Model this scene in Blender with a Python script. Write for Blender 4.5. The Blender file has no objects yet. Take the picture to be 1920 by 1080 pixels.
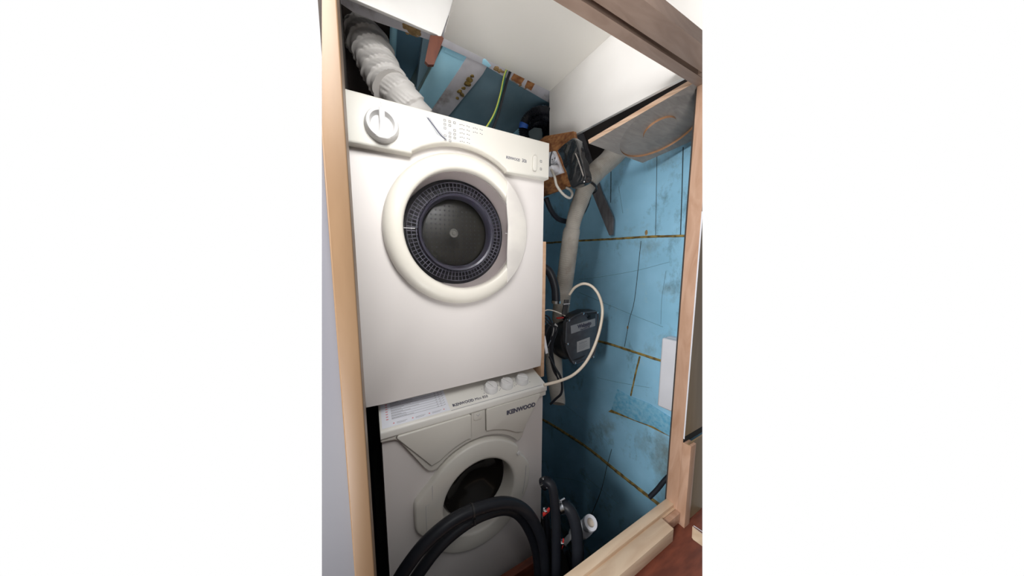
import bpy, bmesh, math, random
from mathutils import Vector, Matrix, noise
random.seed(7)
S = bpy.context.scene
COL = S.collection
# ---------------------------------------------------------------- camera
F = 487.3264                                   # focal length in pixels of the 1920 frame (a 16 mm lens)
YAW, PIT, ROL = .506, -.1118, .0016
T = Vector((-.4717, -.6624, .3402))
_fwd = Vector((math.sin(YAW)*math.cos(PIT), math.cos(YAW)*math.cos(PIT), math.sin(PIT)))
_r = Vector((math.cos(YAW), -math.sin(YAW), 0)); _u = _r.cross(_fwd)
RT = math.cos(ROL)*_r + math.sin(ROL)*_u
UP = -math.sin(ROL)*_r + math.cos(ROL)*_u
FW = _fwd
cd = bpy.data.cameras.new('camera'); cam = bpy.data.objects.new('camera', cd); COL.objects.link(cam)
cd.sensor_fit = 'HORIZONTAL'; cd.sensor_width = 36; cd.lens = F/1920*36; cd.clip_start = .01
m = Matrix((RT, UP, -FW)).transposed().to_4x4(); m.translation = T
cam.matrix_world = m
S.camera = cam
# ---------------------------------------------------------------- view, world, lights
S.view_settings.view_transform = 'Standard'; S.view_settings.look = 'None'
S.view_settings.gamma = 1; S.view_settings.use_curve_mapping = False
S.view_settings.exposure = 0.0
W = bpy.data.worlds.new('daylight'); S.world = W; W.use_nodes = True
nt = W.node_tree; nt.nodes.clear()
wo = nt.nodes.new('ShaderNodeOutputWorld'); bg = nt.nodes.new('ShaderNodeBackground')
tc = nt.nodes.new('ShaderNodeTexCoord')
dot = nt.nodes.new('ShaderNodeVectorMath'); dot.operation = 'DOT_PRODUCT'
dot.inputs[1].default_value = (_fwd.x, _fwd.y, _fwd.z)
rmp = nt.nodes.new('ShaderNodeMapRange'); rmp.inputs[1].default_value = .25; rmp.inputs[2].default_value = .36
sep = nt.nodes.new('ShaderNodeSeparateXYZ')
elv = nt.nodes.new('ShaderNodeValToRGB')       # the cabin behind the photographer: dark below, brighter above
mr = nt.nodes.new('ShaderNodeMapRange'); mr.inputs[1].default_value = -1; mr.inputs[2].default_value = 1
elv.color_ramp.elements[0].position = .30; elv.color_ramp.elements[0].color = (.03, .027, .026, 1)
elv.color_ramp.elements[1].position = .85; elv.color_ramp.elements[1].color = (.42, .42, .44, 1)
e = elv.color_ramp.elements.new(.5); e.color = (.15, .145, .14, 1)
mx = nt.nodes.new('ShaderNodeMix'); mx.data_type = 'RGBA'; mx.inputs[7].default_value = (1, 1, 1, 1)
L = nt.links.new
L(tc.outputs['Generated'], dot.inputs[0]); L(dot.outputs['Value'], rmp.inputs[0])
L(tc.outputs['Generated'], sep.inputs[0]); L(sep.outputs['Z'], mr.inputs[0]); L(mr.outputs[0], elv.inputs[0])
L(rmp.outputs[0], mx.inputs[0]); L(elv.outputs[0], mx.inputs[6]); L(mx.outputs[2], bg.inputs[0])
L(bg.outputs[0], wo.inputs[0]); bg.inputs[1].default_value = 1.0

def area(name, loc, target, sx, sy, power, col=(1, 1, 1)):
    l = bpy.data.lights.new(name, 'AREA'); l.shape = 'RECTANGLE'; l.size = sx; l.size_y = sy
    l.energy = power; l.color = col
    o = bpy.data.objects.new(name, l); COL.objects.link(o); o.location = loc
    d = Vector(target) - Vector(loc); o.rotation_euler = d.to_track_quat('-Z', 'Y').to_euler()
    return o
a1 = area('hatch_daylight', (-.40, -.90, 1.10), (-.54, 0, .72), .42, .55, 5.5, (1, .99, .97)); a1.data.spread = math.radians(84)
a2 = area('window_daylight', (-2.1, -.98, .9), (.5, -.05, .0), .6, .6, 26, (1, .99, .985)); a2.data.spread = math.radians(120)
a3 = area('ceiling_fill_light', (-.75, -1.05, -.40), (-.02, .12, 1.06), .5, .5, 2.4, (1, .99, .98)); a3.data.spread = math.radians(58)  # added fill lamp, aimed upward to brighten the ceiling panels

V = Vector
# ---------------------------------------------------------------- photo measurements -> points in the place
def ray(px, py): return (px-960)/F*RT - (py-540)/F*UP + FW
def on(ax, v, px, py):
    i = 'xyz'.index(ax); d = ray(px, py); return T + d*((v-T[i])/d[i])
def D(px, py, d): return T + ray(px, py)*d
WA = -.1126
WN = Vector((math.cos(WA), -math.sin(WA), 0)); WD = Vector((math.sin(WA), math.cos(WA), 0))
XW = .60
def wallp(px, py, off=0.0):
    d = ray(px, py); o = Vector((XW, 0, 0)) - WN*off
    return T + d*((o-T).dot(WN)/d.dot(WN))
# ---------------------------------------------------------------- mesh helpers
WL = {}
def finish(bm, ang=40):
    bmesh.ops.recalc_face_normals(bm, faces=bm.faces)
    for f in bm.faces: f.smooth = True
    a = math.radians(ang)
    for ed in bm.edges:
        if len(ed.link_faces) == 2: ed.smooth = ed.calc_face_angle(0) < a
def obj(name, bm, mat, parent=None, ang=40, **props):
    finish(bm, ang)
    lo = Vector((1e9,)*3); hi = -lo
    for v in bm.verts:
        for i in range(3): lo[i] = min(lo[i], v.co[i]); hi[i] = max(hi[i], v.co[i])
    c = (lo+hi)/2; c.z = lo.z if parent is None else c.z
    bmesh.ops.translate(bm, verts=bm.verts, vec=-c)
    me = bpy.data.meshes.new(name); bm.to_mesh(me); bm.free()
    for mm in (mat if isinstance(mat, (list, tuple)) else [mat]): me.materials.append(mm)
    o = bpy.data.objects.new(name, me); COL.objects.link(o)
    WL[o.name] = c.copy()
    if parent is not None:
        o.parent = parent; o.location = c - WL[parent.name]
    else: o.location = c
    for k, v in props.items(): o[k] = v
    return o
def thing(name, label, cat, loc, group=None):
    o = bpy.data.objects.new(name, None); COL.objects.link(o); o.location = loc; o.empty_display_size = .05
    WL[o.name] = Vector(loc); tag(o, label, cat, group); return o
def tag(o, label, cat, group=None):
    o['label'] = label; o['category'] = cat
    if group: o['group'] = group
    return o
def struct(o): o['kind'] = 'structure'; return o
def bev(bm, r, seg=3, ang=30, edges=None):
    if r <= 0: return
    es = edges or [e for e in bm.edges if len(e.link_faces) == 2 and e.calc_face_angle(0) > math.radians(ang)]
    if es: bmesh.ops.bevel(bm, geom=es, offset=r, segments=seg, profile=.5, affect='EDGES', clamp_overlap=True)
def box(lo, hi, r=0, seg=2, bm=None):
    b = bmesh.new(); bmesh.ops.create_cube(b, size=1)
    lo = Vector(lo); hi = Vector(hi)
    for v in b.verts: v.co = Vector([(lo[i]+hi[i])/2 + v.co[i]*(hi[i]-lo[i]) for i in range(3)])
    bev(b, r, seg)
    return merge(bm, b)
def merge(bm, b):
    if bm is None: return b
    me = bpy.data.meshes.new('t'); b.to_mesh(me); b.free(); bm.from_mesh(me); bpy.data.meshes.remove(me)
    return bm
def prism(pts, vec, r=0, seg=3, bm=None, front_only=False):
    """polygon pts (Vectors) extruded by vec"""
    b = bmesh.new(); vec = Vector(vec)
    v0 = [b.verts.new(p) for p in pts]; v1 = [b.verts.new(Vector(p)+vec) for p in pts]
    b.faces.new(v0); b.faces.new(v1[::-1]); n = len(pts)
    for i in range(n): b.faces.new((v0[i], v1[i], v1[(i+1) % n], v0[(i+1) % n]))
    bmesh.ops.recalc_face_normals(b, faces=b.faces)
    if r:
        if front_only:
            es = [e for e in b.edges if all(v in v0 for v in e.verts)]
            bev(b, r, seg, edges=es)
        else: bev(b, r, seg)
    return merge(bm, b)
def cyl(p0, p1, r0, r1=None, n=32, r=0, bm=None, seg=2):
    p0 = Vector(p0); p1 = Vector(p1); r1 = r0 if r1 is None else r1
    ax = (p1-p0).normalized(); a = ax.orthogonal().normalized(); c = ax.cross(a)
    b = bmesh.new()
    A = [b.verts.new(p0 + r0*(math.cos(t)*a+math.sin(t)*c)) for t in [2*math.pi*i/n for i in range(n)]]
    B = [b.verts.new(p1 + r1*(math.cos(t)*a+math.sin(t)*c)) for t in [2*math.pi*i/n for i in range(n)]]
    fa = b.faces.new(A[::-1]); fb = b.faces.new(B)
    for i in range(n): b.faces.new((A[i], A[(i+1) % n], B[(i+1) % n], B[i]))
    if r:
        es = list(fa.edges)+list(fb.edges); bev(b, r, seg, edges=es)
    return merge(bm, b)
def lathe(center, axis, prof, n=96, bm=None, closed=True, arc=None, up=None):
    """prof: (radius, height along axis) pairs"""
    c = Vector(center); ax = Vector(axis).normalized()
    a = Vector(up) if up else (Vector((0, 0, 1)) if abs(ax.z) < .9 else Vector((1, 0, 0)))
    a = (a - ax*a.dot(ax)).normalized(); s = ax.cross(a)
    b = bmesh.new(); rings = []
    for (r, h) in prof:
        if r < 1e-6: rings.append([b.verts.new(c+ax*h)])
        else: rings.append([b.verts.new(c+ax*h+r*(math.cos(t)*a+math.sin(t)*s)) for t in [2*math.pi*i/n for i in range(n)]])
    m_ = len(rings)
    for k in range(m_ if closed else m_-1):
        A = rings[k]; B = rings[(k+1) % m_]
        if len(A) == 1 and len(B) == 1: continue
        for i in range(n):
            j = (i+1) % n
            if len(A) == 1: b.faces.new((A[0], B[i], B[j]))
            elif len(B) == 1: b.faces.new((A[i], A[j], B[0]))
            else: b.faces.new((A[i], A[j], B[j], B[i]))
    return merge(bm, b)
def catmull(pts, k=10):
    P = [Vector(p) for p in pts]; P = [2*P[0]-P[1]] + P + [2*P[-1]-P[-2]]; out = []
    for i in range(1, len(P)-2):
        for j in range(k):
            t = j/k; p0, p1, p2, p3 = P[i-1:i+3]
            out.append(.5*((2*p1)+(-p0+p2)*t+(2*p0-5*p1+4*p2-p3)*t*t+(-p0+3*p1-3*p2+p3)*t**3))
    out.append(P[-2]); return out
def tube(pts, r, k=10, n=16, rf=None, bm=None, smooth=True, cap=True, steps=None):
    C = catmull(pts, k) if smooth else [Vector(p) for p in pts]
    if steps:
        seg = [0]
        for i in range(1, len(C)): seg.append(seg[-1]+(C[i]-C[i-1]).length)
        tot = seg[-1]; out = []; j = 0
        for q in range(steps+1):
            s = tot*q/steps
            while j < len(seg)-2 and seg[j+1] < s: j += 1
            f = (s-seg[j])/max(1e-9, seg[j+1]-seg[j]); out.append(C[j].lerp(C[j+1], min(1, f)))
        C = out
    b = bmesh.new(); rings = []; s = 0
    t0 = (C[1]-C[0]).normalized(); a = t0.orthogonal().normalized()
    N = len(C)
    for i, c in enumerate(C):
        t = (C[min(i+1, N-1)]-C[max(i-1, 0)]).normalized()
        a = (a - t*a.dot(t)).normalized(); bb = t.cross(a)
        if i: s += (c-C[i-1]).length
        rad = r if not isinstance(r, (list, tuple)) else r[0]+(r[1]-r[0])*i/(N-1)
        ring = []
        for j in range(n):
            th = 2*math.pi*j/n
            rr = rad*(rf(s, th) if rf else 1)
            ring.append(b.verts.new(c+rr*(math.cos(th)*a+math.sin(th)*bb)))
        rings.append(ring)
    for i in range(N-1):
        for j in range(n): b.faces.new((rings[i][j], rings[i][(j+1) % n], rings[i+1][(j+1) % n], rings[i+1][j]))
    if cap: b.faces.new(rings[0][::-1]); b.faces.new(rings[-1])
    return merge(bm, b)
def text(string, size, org, right, up, depth=.0004, bold=0.0, shear=0.0, bm=None, sx=1.0, align='LEFT'):
    """lettering as flat solid shapes: origin at lower left"""
    cu = bpy.data.curves.new('txt', 'FONT'); cu.body = string; cu.size = size; cu.offset = bold; cu.shear = shear
    cu.extrude = depth; cu.align_x = align; cu.resolution_u = 4; cu.space_character = 1.0
    o = bpy.data.objects.new('txt', cu); COL.objects.link(o)
    bpy.context.view_layer.update()
    me = bpy.data.meshes.new_from_object(o.evaluated_get(bpy.context.evaluated_depsgraph_get()))
    bpy.data.objects.remove(o); bpy.data.curves.remove(cu)
    right = Vector(right).normalized(); up = Vector(up); up = (up-right*up.dot(right)).normalized(); n = right.cross(up)
    b = bm or bmesh.new(); st = len(b.verts)
    b.from_mesh(me); bpy.data.meshes.remove(me); b.verts.ensure_lookup_table()
    for v in b.verts[st:]: c = v.co.copy(); v.co = Vector(org)+right*c.x*sx+up*c.y+n*c.z
    return b
# clip structure at the right-hand limit of what the photograph shows
_c = ray(1317, 100); _c2 = ray(1317, 900); CUTN = _c.cross(_c2).normalized()
if CUTN.dot(RT) < 0: CUTN = -CUTN
_l = ray(603.5, 100); _l2 = ray(603.5, 900); CUTL = _l.cross(_l2).normalized()
if CUTL.dot(RT) > 0: CUTL = -CUTL
def cut(bm, no=None, co=None, fill=True):
    bmesh.ops.bisect_plane(bm, geom=bm.verts[:]+bm.edges[:]+bm.faces[:], plane_co=co or T, plane_no=no or CUTN, clear_outer=True)
    es = [e for e in bm.edges if len(e.link_faces) == 1]
    if es and fill:
        r_ = bmesh.ops.holes_fill(bm, edges=es)
        if r_['faces']: bmesh.ops.triangulate(bm, faces=r_['faces'])
    return bm
# ---------------------------------------------------------------- materials
def mat(name, col, rough=.5, metal=0, spec=.5, col2=None, scale=8, stretch=(1, 1, 1), bump=0, bscale=60, detail=6, fac=(.35, .65), coat=0, trans=0, ior=1.45, dist=0):
    M = bpy.data.materials.new(name); M.use_nodes = True; t = M.node_tree; p = t.nodes['Principled BSDF']
    p.inputs['Roughness'].default_value = rough; p.inputs['Metallic'].default_value = metal
    p.inputs['Specular IOR Level'].default_value = spec; p.inputs['Coat Weight'].default_value = coat
    p.inputs['Transmission Weight'].default_value = trans; p.inputs['IOR'].default_value = ior
    c1 = (*col, 1); p.inputs['Base Color'].default_value = c1
    g = t.nodes.new('ShaderNodeNewGeometry'); mp = t.nodes.new('ShaderNodeMapping'); mp.inputs['Scale'].default_value = stretch
    t.links.new(g.outputs['Position'], mp.inputs[0])
    M['_'] = 0
    n = t.nodes.new('ShaderNodeTexNoise'); n.inputs['Scale'].default_value = scale; n.inputs['Detail'].default_value = detail
    n.inputs['Distortion'].default_value = dist
    t.links.new(mp.outputs[0], n.inputs['Vector'])
    r = t.nodes.new('ShaderNodeValToRGB'); r.color_ramp.elements[0].position = fac[0]; r.color_ramp.elements[1].position = fac[1]
    c2 = col2 or tuple(x*.93 for x in col)
    r.color_ramp.elements[0].color = c1; r.color_ramp.elements[1].color = (*c2, 1)
    t.links.new(n.outputs[0], r.inputs[0]); t.links.new(r.outputs[0], p.inputs['Base Color'])
    M['ramp'] = r.name
    if bump:
        n2 = t.nodes.new('ShaderNodeTexNoise'); n2.inputs['Scale'].default_value = bscale; n2.inputs['Detail'].default_value = 4
        t.links.new(mp.outputs[0], n2.inputs['Vector'])
        bp = t.nodes.new('ShaderNodeBump'); bp.inputs['Strength'].default_value = bump; bp.inputs['Distance'].default_value = .002
        t.links.new(n2.outputs[0], bp.inputs['Height']); t.links.new(bp.outputs[0], p.inputs['Normal'])
    return M
def overlay(M, col, scale, lo, hi, stretch=(1, 1, 1), detail=5, rough=.6, loc=(0, 0, 0)):
    """stains with a shape of their own on top of a material"""
    t = M.node_tree; p = t.nodes['Principled BSDF']; src = p.inputs['Base Color'].links[0].from_socket
    g = t.nodes.new('ShaderNodeNewGeometry'); mp = t.nodes.new('ShaderNodeMapping'); mp.inputs['Scale'].default_value = stretch
    mp.inputs['Location'].default_value = loc
    n = t.nodes.new('ShaderNodeTexNoise'); n.inputs['Scale'].default_value = scale; n.inputs['Detail'].default_value = detail
    n.inputs['Roughness'].default_value = rough
    mr_ = t.nodes.new('ShaderNodeMapRange'); mr_.inputs[1].default_value = lo; mr_.inputs[2].default_value = hi
    mx_ = t.nodes.new('ShaderNodeMix'); mx_.data_type = 'RGBA'; mx_.inputs[7].default_value = (*col, 1)
    t.links.new(g.outputs['Position'], mp.inputs[0]); t.links.new(mp.outputs[0], n.inputs['Vector'])
    t.links.new(n.outputs[0], mr_.inputs[0]); t.links.new(mr_.outputs[0], mx_.inputs[0])
    t.links.new(src, mx_.inputs[6]); t.links.new(mx_.outputs[2], p.inputs['Base Color'])
    return M
M = {}
M['enamel'] = mat('white_enamel', (.76, .72, .70), .42, col2=(.72, .68, .66), scale=3, bump=.05, bscale=900)
M['plastic'] = mat('cream_plastic', (.71, .69, .63), .38, col2=(.68, .655, .60), scale=5)
M['door_plastic'] = mat('door_plastic', (.75, .715, .64), .35, col2=(.71, .675, .605), scale=6)
M['knob'] = mat('white_knob_plastic', (.80, .79, .785), .3)
M['print'] = mat('dark_print', (.10, .10, .14), .6)
M['greyprint'] = mat('grey_print', (.42, .42, .45), .6)
M['black'] = mat('black_plastic', (.018, .018, .02), .4, col2=(.03, .03, .032))
M['rubber'] = mat('black_rubber', (.012, .0135, .019), .42, col2=(.018, .02, .026), scale=20, spec=.35)
M['grille'] = mat('lavender_grey_plastic', (.115, .11, .14), .35)
M['drum'] = mat('dark_steel_drum', (.07, .062, .05), .35, metal=.4, col2=(.045, .04, .033), scale=14)
M['void'] = mat('dark_void', (.01, .01, .01), .9)
M['lining'] = mat('rosy_white_lining', (.66, .58, .55), .35)
M['smoke'] = mat('smoked_glass', (.9, .9, .93), .05, trans=1, ior=1.02, spec=.6)
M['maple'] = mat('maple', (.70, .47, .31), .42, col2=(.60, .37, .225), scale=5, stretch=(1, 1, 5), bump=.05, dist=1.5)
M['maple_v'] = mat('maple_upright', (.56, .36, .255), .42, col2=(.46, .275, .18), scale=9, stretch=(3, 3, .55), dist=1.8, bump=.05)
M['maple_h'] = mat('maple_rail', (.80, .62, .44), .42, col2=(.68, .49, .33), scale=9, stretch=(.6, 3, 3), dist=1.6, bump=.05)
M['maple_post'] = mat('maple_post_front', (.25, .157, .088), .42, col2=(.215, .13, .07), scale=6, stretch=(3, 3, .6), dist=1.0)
M['maple_top_shaded'] = mat('maple_top_rail_shaded', (.40, .285, .225), .45, col2=(.32, .22, .17), scale=9, stretch=(.6, 3, 3), dist=1.6)  # darkened copy of the frame maple, underside shade put into the colour
M['mahog'] = mat('mahogany', (.22, .06, .032), .5, col2=(.13, .035, .02), scale=14, stretch=(1, 4, 4), bump=.1)
M['mahog_stick'] = mat('mahogany_stick', (.15, .045, .022), .5, col2=(.11, .03, .016), scale=20, stretch=(4, 4, 1))
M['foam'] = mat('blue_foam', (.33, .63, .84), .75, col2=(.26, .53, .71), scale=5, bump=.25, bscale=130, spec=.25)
overlay(M['foam'], (.13, .12, .065), 3.2, .54, .78, (1, 1, .8), 9, .68, (3.1, 0, 1.5))
overlay(M['foam'], (.055, .085, .085), 5.5, .56, .80, (1, 1.4, .9), 9, .72, (7.3, 2, 4.1))
overlay(M['foam'], (.40, .62, .72), 9, .60, .82, (1, 1, 1), 9, .75, (1.3, 5, 2.7))
M['foam_fresh'] = mat('cut_blue_foam', (.13, .40, .60), .8, col2=(.25, .52, .68), scale=60, bump=.9, bscale=90, spec=.2)
M['foam_lt'] = mat('light_blue_foam', (.42, .76, .92), .75, col2=(.35, .67, .84), scale=9, bump=.2, bscale=150, spec=.2)
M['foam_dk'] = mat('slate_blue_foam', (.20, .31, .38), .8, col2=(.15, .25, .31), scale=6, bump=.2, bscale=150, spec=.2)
M['foam_teal'] = mat('teal_grey_foam_edge', (.15, .22, .22), .8, col2=(.11, .17, .18), scale=9)  # darker teal-grey for the side of the foam block
M['bead'] = mat('yellow_pu_foam', (.36, .25, .065), .7, col2=(.14, .09, .025), scale=45, bump=1, bscale=80, fac=(.4, .62))
M['beadlt'] = mat('pale_pu_foam', (.42, .27, .12), .8, col2=(.22, .14, .06), scale=60, bump=1, bscale=90)
M['joint'] = mat('dark_joint', (.03, .045, .05), .9)
M['scratch'] = mat('pencil_scratch', (.10, .20, .27), .9)
M['steelp'] = mat('grey_primed_steel', (.60, .59, .63), .65, col2=(.48, .47, .50), scale=14, bump=.2, bscale=60)
overlay(M['steelp'], (.16, .125, .10), 7, .55, .72)
M['gelcoat'] = mat('cream_gelcoat', (.88, .855, .80), .4, col2=(.86, .835, .78), scale=3)
M['gelwall'] = mat('white_gelcoat', (.90, .885, .86), .38, col2=(.82, .80, .77), scale=3)
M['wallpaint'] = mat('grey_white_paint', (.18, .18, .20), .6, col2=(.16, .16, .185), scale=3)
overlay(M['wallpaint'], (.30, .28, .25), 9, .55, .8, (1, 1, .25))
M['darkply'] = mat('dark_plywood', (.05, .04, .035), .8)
M['tan'] = mat('tan_laminate', (.30, .21, .12), .5, col2=(.26, .18, .10), scale=10, stretch=(5, 5, .6))
M['plyface'] = mat('grey_plywood', (.40, .36, .33), .6, col2=(.30, .27, .25), scale=10, stretch=(1, 5, 1), dist=2, fac=(.3, .75))
M['plyedge'] = mat('plywood_edge', (.80, .58, .42), .6, col2=(.55, .34, .22), scale=3, stretch=(1, 1, 60))
M['osb'] = mat('oriented_strand_board', (.42, .19, .07), .7, col2=(.20, .075, .03), scale=45, stretch=(1, 1, 2.2), bump=.5, bscale=60)
M['duct'] = mat('grey_white_duct', (.56, .54, .52), .5, col2=(.50, .48, .46), scale=12)
M['lag'] = mat('glassfibre_lagging', (.45, .42, .375), .75, col2=(.36, .33, .29), scale=22, bump=.6, bscale=260)
overlay(M['lag'], (.25, .19, .12), 9, .55, .8)
M['white'] = mat('white_plastic', (.78, .79, .84), .4)
M['cable_w'] = mat('white_cable', (.62, .58, .52), .5)
M['tube_w'] = mat('cream_silicone_tube', (.62, .54, .44), .35)
M['alu'] = mat('cast_aluminium', (.16, .165, .18), .42, metal=.6, col2=(.13, .13, .145), scale=30)
M['label'] = mat('silver_label', (.40, .41, .43), .4)
M['labelw'] = mat('white_label', (.62, .61, .60), .5)
M['chrome'] = mat('bright_steel', (.7, .72, .75), .2, metal=1)
M['red'] = mat('red_plastic', (.55, .03, .025), .4)
M['bluetape'] = mat('blue_tape', (.03, .12, .50), .5)
M['film'] = mat('black_polythene', (.02, .022, .025), .12, spec=.8, bump=1, bscale=45, coat=.6)
M['gy_y'] = mat('yellow_insulation', (.62, .66, .10), .45)
M['gy_g'] = mat('green_insulation', (.03, .22, .12), .45)
M['plank'] = mat('grey_plank', (.16, .155, .16), .7, col2=(.11, .105, .11), scale=20, stretch=(4, 4, 1))
M['chan'] = mat('channel_shade', (.20, .185, .16), .7)  # dark beige standing in for shade in the moulded grooves
M['sticker'] = mat('pale_sticker', (.84, .86, .93), .4)
M['redprint'] = mat('red_print', (.75, .22, .26), .6)
M['grip'] = mat('scuffed_plastic', (.70, .67, .62), .4, col2=(.60, .57, .54), scale=12)

# ================================================================ SETTING
# hull side lined with blue foam boards
def hull(s, z, off=0): return V((XW, 0, z)) + WD*s - WN*off
b = prism([hull(-.30, -1.5), hull(.80, -1.5), hull(.80, 1.25), hull(-.30, 1.25)], WN*.05); cut(b)
hullw = struct(obj('wall_right', b, M['foam']))
def bead(pxs, w, name='foam_bead', off=.0, m_='bead', parent=None):
    pts = [wallp(x, y, -.001) for x, y in pxs]
    def rf(s, th): return 1 + .28*noise.noise(V((s*60, th*1.5, w*900)))
    return obj(name, tube(pts, w, k=14, n=10, rf=rf), M[m_], parent or hullw)
bead([(1020, 456), (1075, 452), (1150, 448), (1215, 444), (1292, 442)], .0052)
bead([(1100, 634), (1140, 644), (1190, 660), (1245, 678)], .0062)
bead([(1015, 785), (1040, 799), (1100, 838), (1160, 886), (1225, 937), (1250, 956)], .0085)
bead([(1200, 668), (1192, 700), (1183, 742)], .004)
def joint(pxs, w=.0011, m_='joint'):
    return obj('board_joint', tube([wallp(x, y, .0) for x, y in pxs], w, k=8, n=6), M[m_], hullw)
joint([(1232, 276), (1231, 350), (1229, 443)]); joint([(1281, 276), (1279, 350), (1276, 441)], .0018)
joint([(1202, 452), (1190, 560), (1180, 600), (1171, 650)], .0014)
joint([(1147, 842), (1138, 875), (1127, 920), (1108, 968)], .0016)
joint([(1146, 300), (1145, 380)], .002)
def scr(pxs, w=.0008): return obj('scratch', tube([wallp(x, y, .0) for x, y in pxs], w, k=6, n=5), M['scratch'], hullw)
scr([(1085, 524), (1120, 520), (1190, 508), (1256, 491)]); scr([(1085, 548), (1130, 567), (1180, 588), (1243, 613)])
scr([(1249, 508), (1241, 560), (1239, 608)]); scr([(1120, 708), (1160, 717), (1218, 727)])
scr([(1090, 888), (1130, 920), (1160, 945)]); scr([(1040, 895), (1075, 900), (1110, 912)], .0006)
scr([(1160, 350), (1168, 400)]); scr([(1060, 760), (1110, 800), (1140, 830)], .0006)
# a strip where the foam was hacked back
b = prism([wallp(x, y, .004) for x, y in [(1157, 730), (1178, 742), (1215, 756), (1262, 786), (1262, 822), (1225, 800), (1190, 788), (1146, 768)]], WN*.004, .001)
obj('hacked_foam_patch', b, M['foam_fresh'], hullw)
b = prism([wallp(x, y, .003) for x, y in [(1150, 765), (1165, 771), (1215, 790), (1262, 816), (1262, 822), (1215, 799), (1160, 778), (1140, 772)]], WN*.003, .001)
obj('foam_crumb_strip', b, M['bead'], hullw)
# blob stains of old foam
for (x, y, w, h) in ((1212, 436, .007, .012), (1177, 614, .004, .010)):
    c = wallp(x, y, 0); pts = [c + WD*w*math.cos(a)*(.8+.3*random.random()) + V((0, 0, h*math.sin(a)*(.8+.3*random.random()))) for a in [i*math.pi/5 for i in range(10)]]
    obj('foam_drip', prism([p-WN*.001 for p in pts], WN*.002), M['beadlt'], hullw)
# back and left of the locker, locker floor
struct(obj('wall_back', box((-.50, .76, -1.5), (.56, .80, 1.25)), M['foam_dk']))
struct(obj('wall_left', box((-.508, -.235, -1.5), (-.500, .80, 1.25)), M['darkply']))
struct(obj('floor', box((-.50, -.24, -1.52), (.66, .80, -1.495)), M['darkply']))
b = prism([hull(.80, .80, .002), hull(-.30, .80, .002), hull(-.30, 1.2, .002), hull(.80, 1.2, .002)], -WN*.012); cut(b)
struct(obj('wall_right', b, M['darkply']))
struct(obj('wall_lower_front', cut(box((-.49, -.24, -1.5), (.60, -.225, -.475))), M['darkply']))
# deck head above: steel frames and foam
DZ = 1.10
DS = .5                                         # the hull side slopes down towards the back
def dk(x, y, z=DZ):
    d = ray(x, y); n = V((0, DS, 1)); return T + d*((V((0, .36, z))-T).dot(n)/d.dot(n))
b = prism([V((x, y, DZ+.012-DS*(y-.36))) for x, y in ((-.26, .32), (.56, .32), (.56, .76), (-.26, .76))], (0, 0, .03))
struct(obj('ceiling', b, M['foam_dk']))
p = [dk(*q, DZ-.002) for q in [(832, 84), (880, 108), (800, 220), (768, 205)]]
b = prism(p, (0, 0, .10), .004)
blk = struct(obj('ceiling', b, [M['foam_lt']]))
b = prism([dk(836, 87), dk(871, 104), dk(868, 112), dk(832, 95)], (0, 0, -.004), .001)
obj('foam_lip', b, M['foam_lt'], blk)
# teal-grey side edge of that block and the dark recess left of it
def side(a, c, h, m_, nm='foam_edge', par=None, th=.004):
    n = V((-(c-a).y, (c-a).x, 0)).normalized()*th; h = V((0, 0, h))
    return obj(nm, prism([a, c, c+h, a+h], -n if n.x > 0 else n), m_, par)
side(p[0], p[3], .095, M['foam_teal'], par=blk)
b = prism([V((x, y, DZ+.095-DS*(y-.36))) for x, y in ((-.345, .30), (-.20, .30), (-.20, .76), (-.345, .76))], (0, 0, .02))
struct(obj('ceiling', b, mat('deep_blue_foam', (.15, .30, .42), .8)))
b = prism([V((x, y, DZ+.10-DS*(y-.36))) for x, y in ((-.50, .30), (-.345, .30), (-.345, .76), (-.50, .76))], (0, 0, .02))
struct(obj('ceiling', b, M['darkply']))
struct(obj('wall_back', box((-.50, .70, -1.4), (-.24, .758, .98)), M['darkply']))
struct(obj('trim_13', tube([V((-.348, .30, DZ+.09)), V((-.348, .70, DZ+.09-DS*.34))], .012, n=16, smooth=False), M['foam_lt']))
# X beam and Y rib (grey painted steel)
q0, q1, q2, q3 = dk(640, -12, DZ-.01), dk(1034, 196, DZ-.01), dk(1034, 160, DZ-.01), dk(700, -30, DZ-.01)
b = prism([dk(634, 4, DZ-.01), dk(660, 22, DZ-.01), dk(706, 42, DZ-.01), dk(806, 76, DZ-.01), dk(905, 121, DZ-.01), q1, dk(1034, 165, DZ-.01), dk(850, 62, DZ-.01), dk(660, -25, DZ-.01), dk(634, -25, DZ-.01)], (0, 0, .05), .0015)
beam = struct(obj('trim_1', b, M['steelp']))
b = prism([dk(885, 92, DZ-.006), dk(922, 110, DZ-.006), dk(905, 140, DZ-.006), dk(838, 222, DZ-.006), dk(800, 222, DZ-.006), dk(862, 130, DZ-.006)], (0, 0, .03), .0015)
struct(obj('trim_2', b, M['steelp']))
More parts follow.
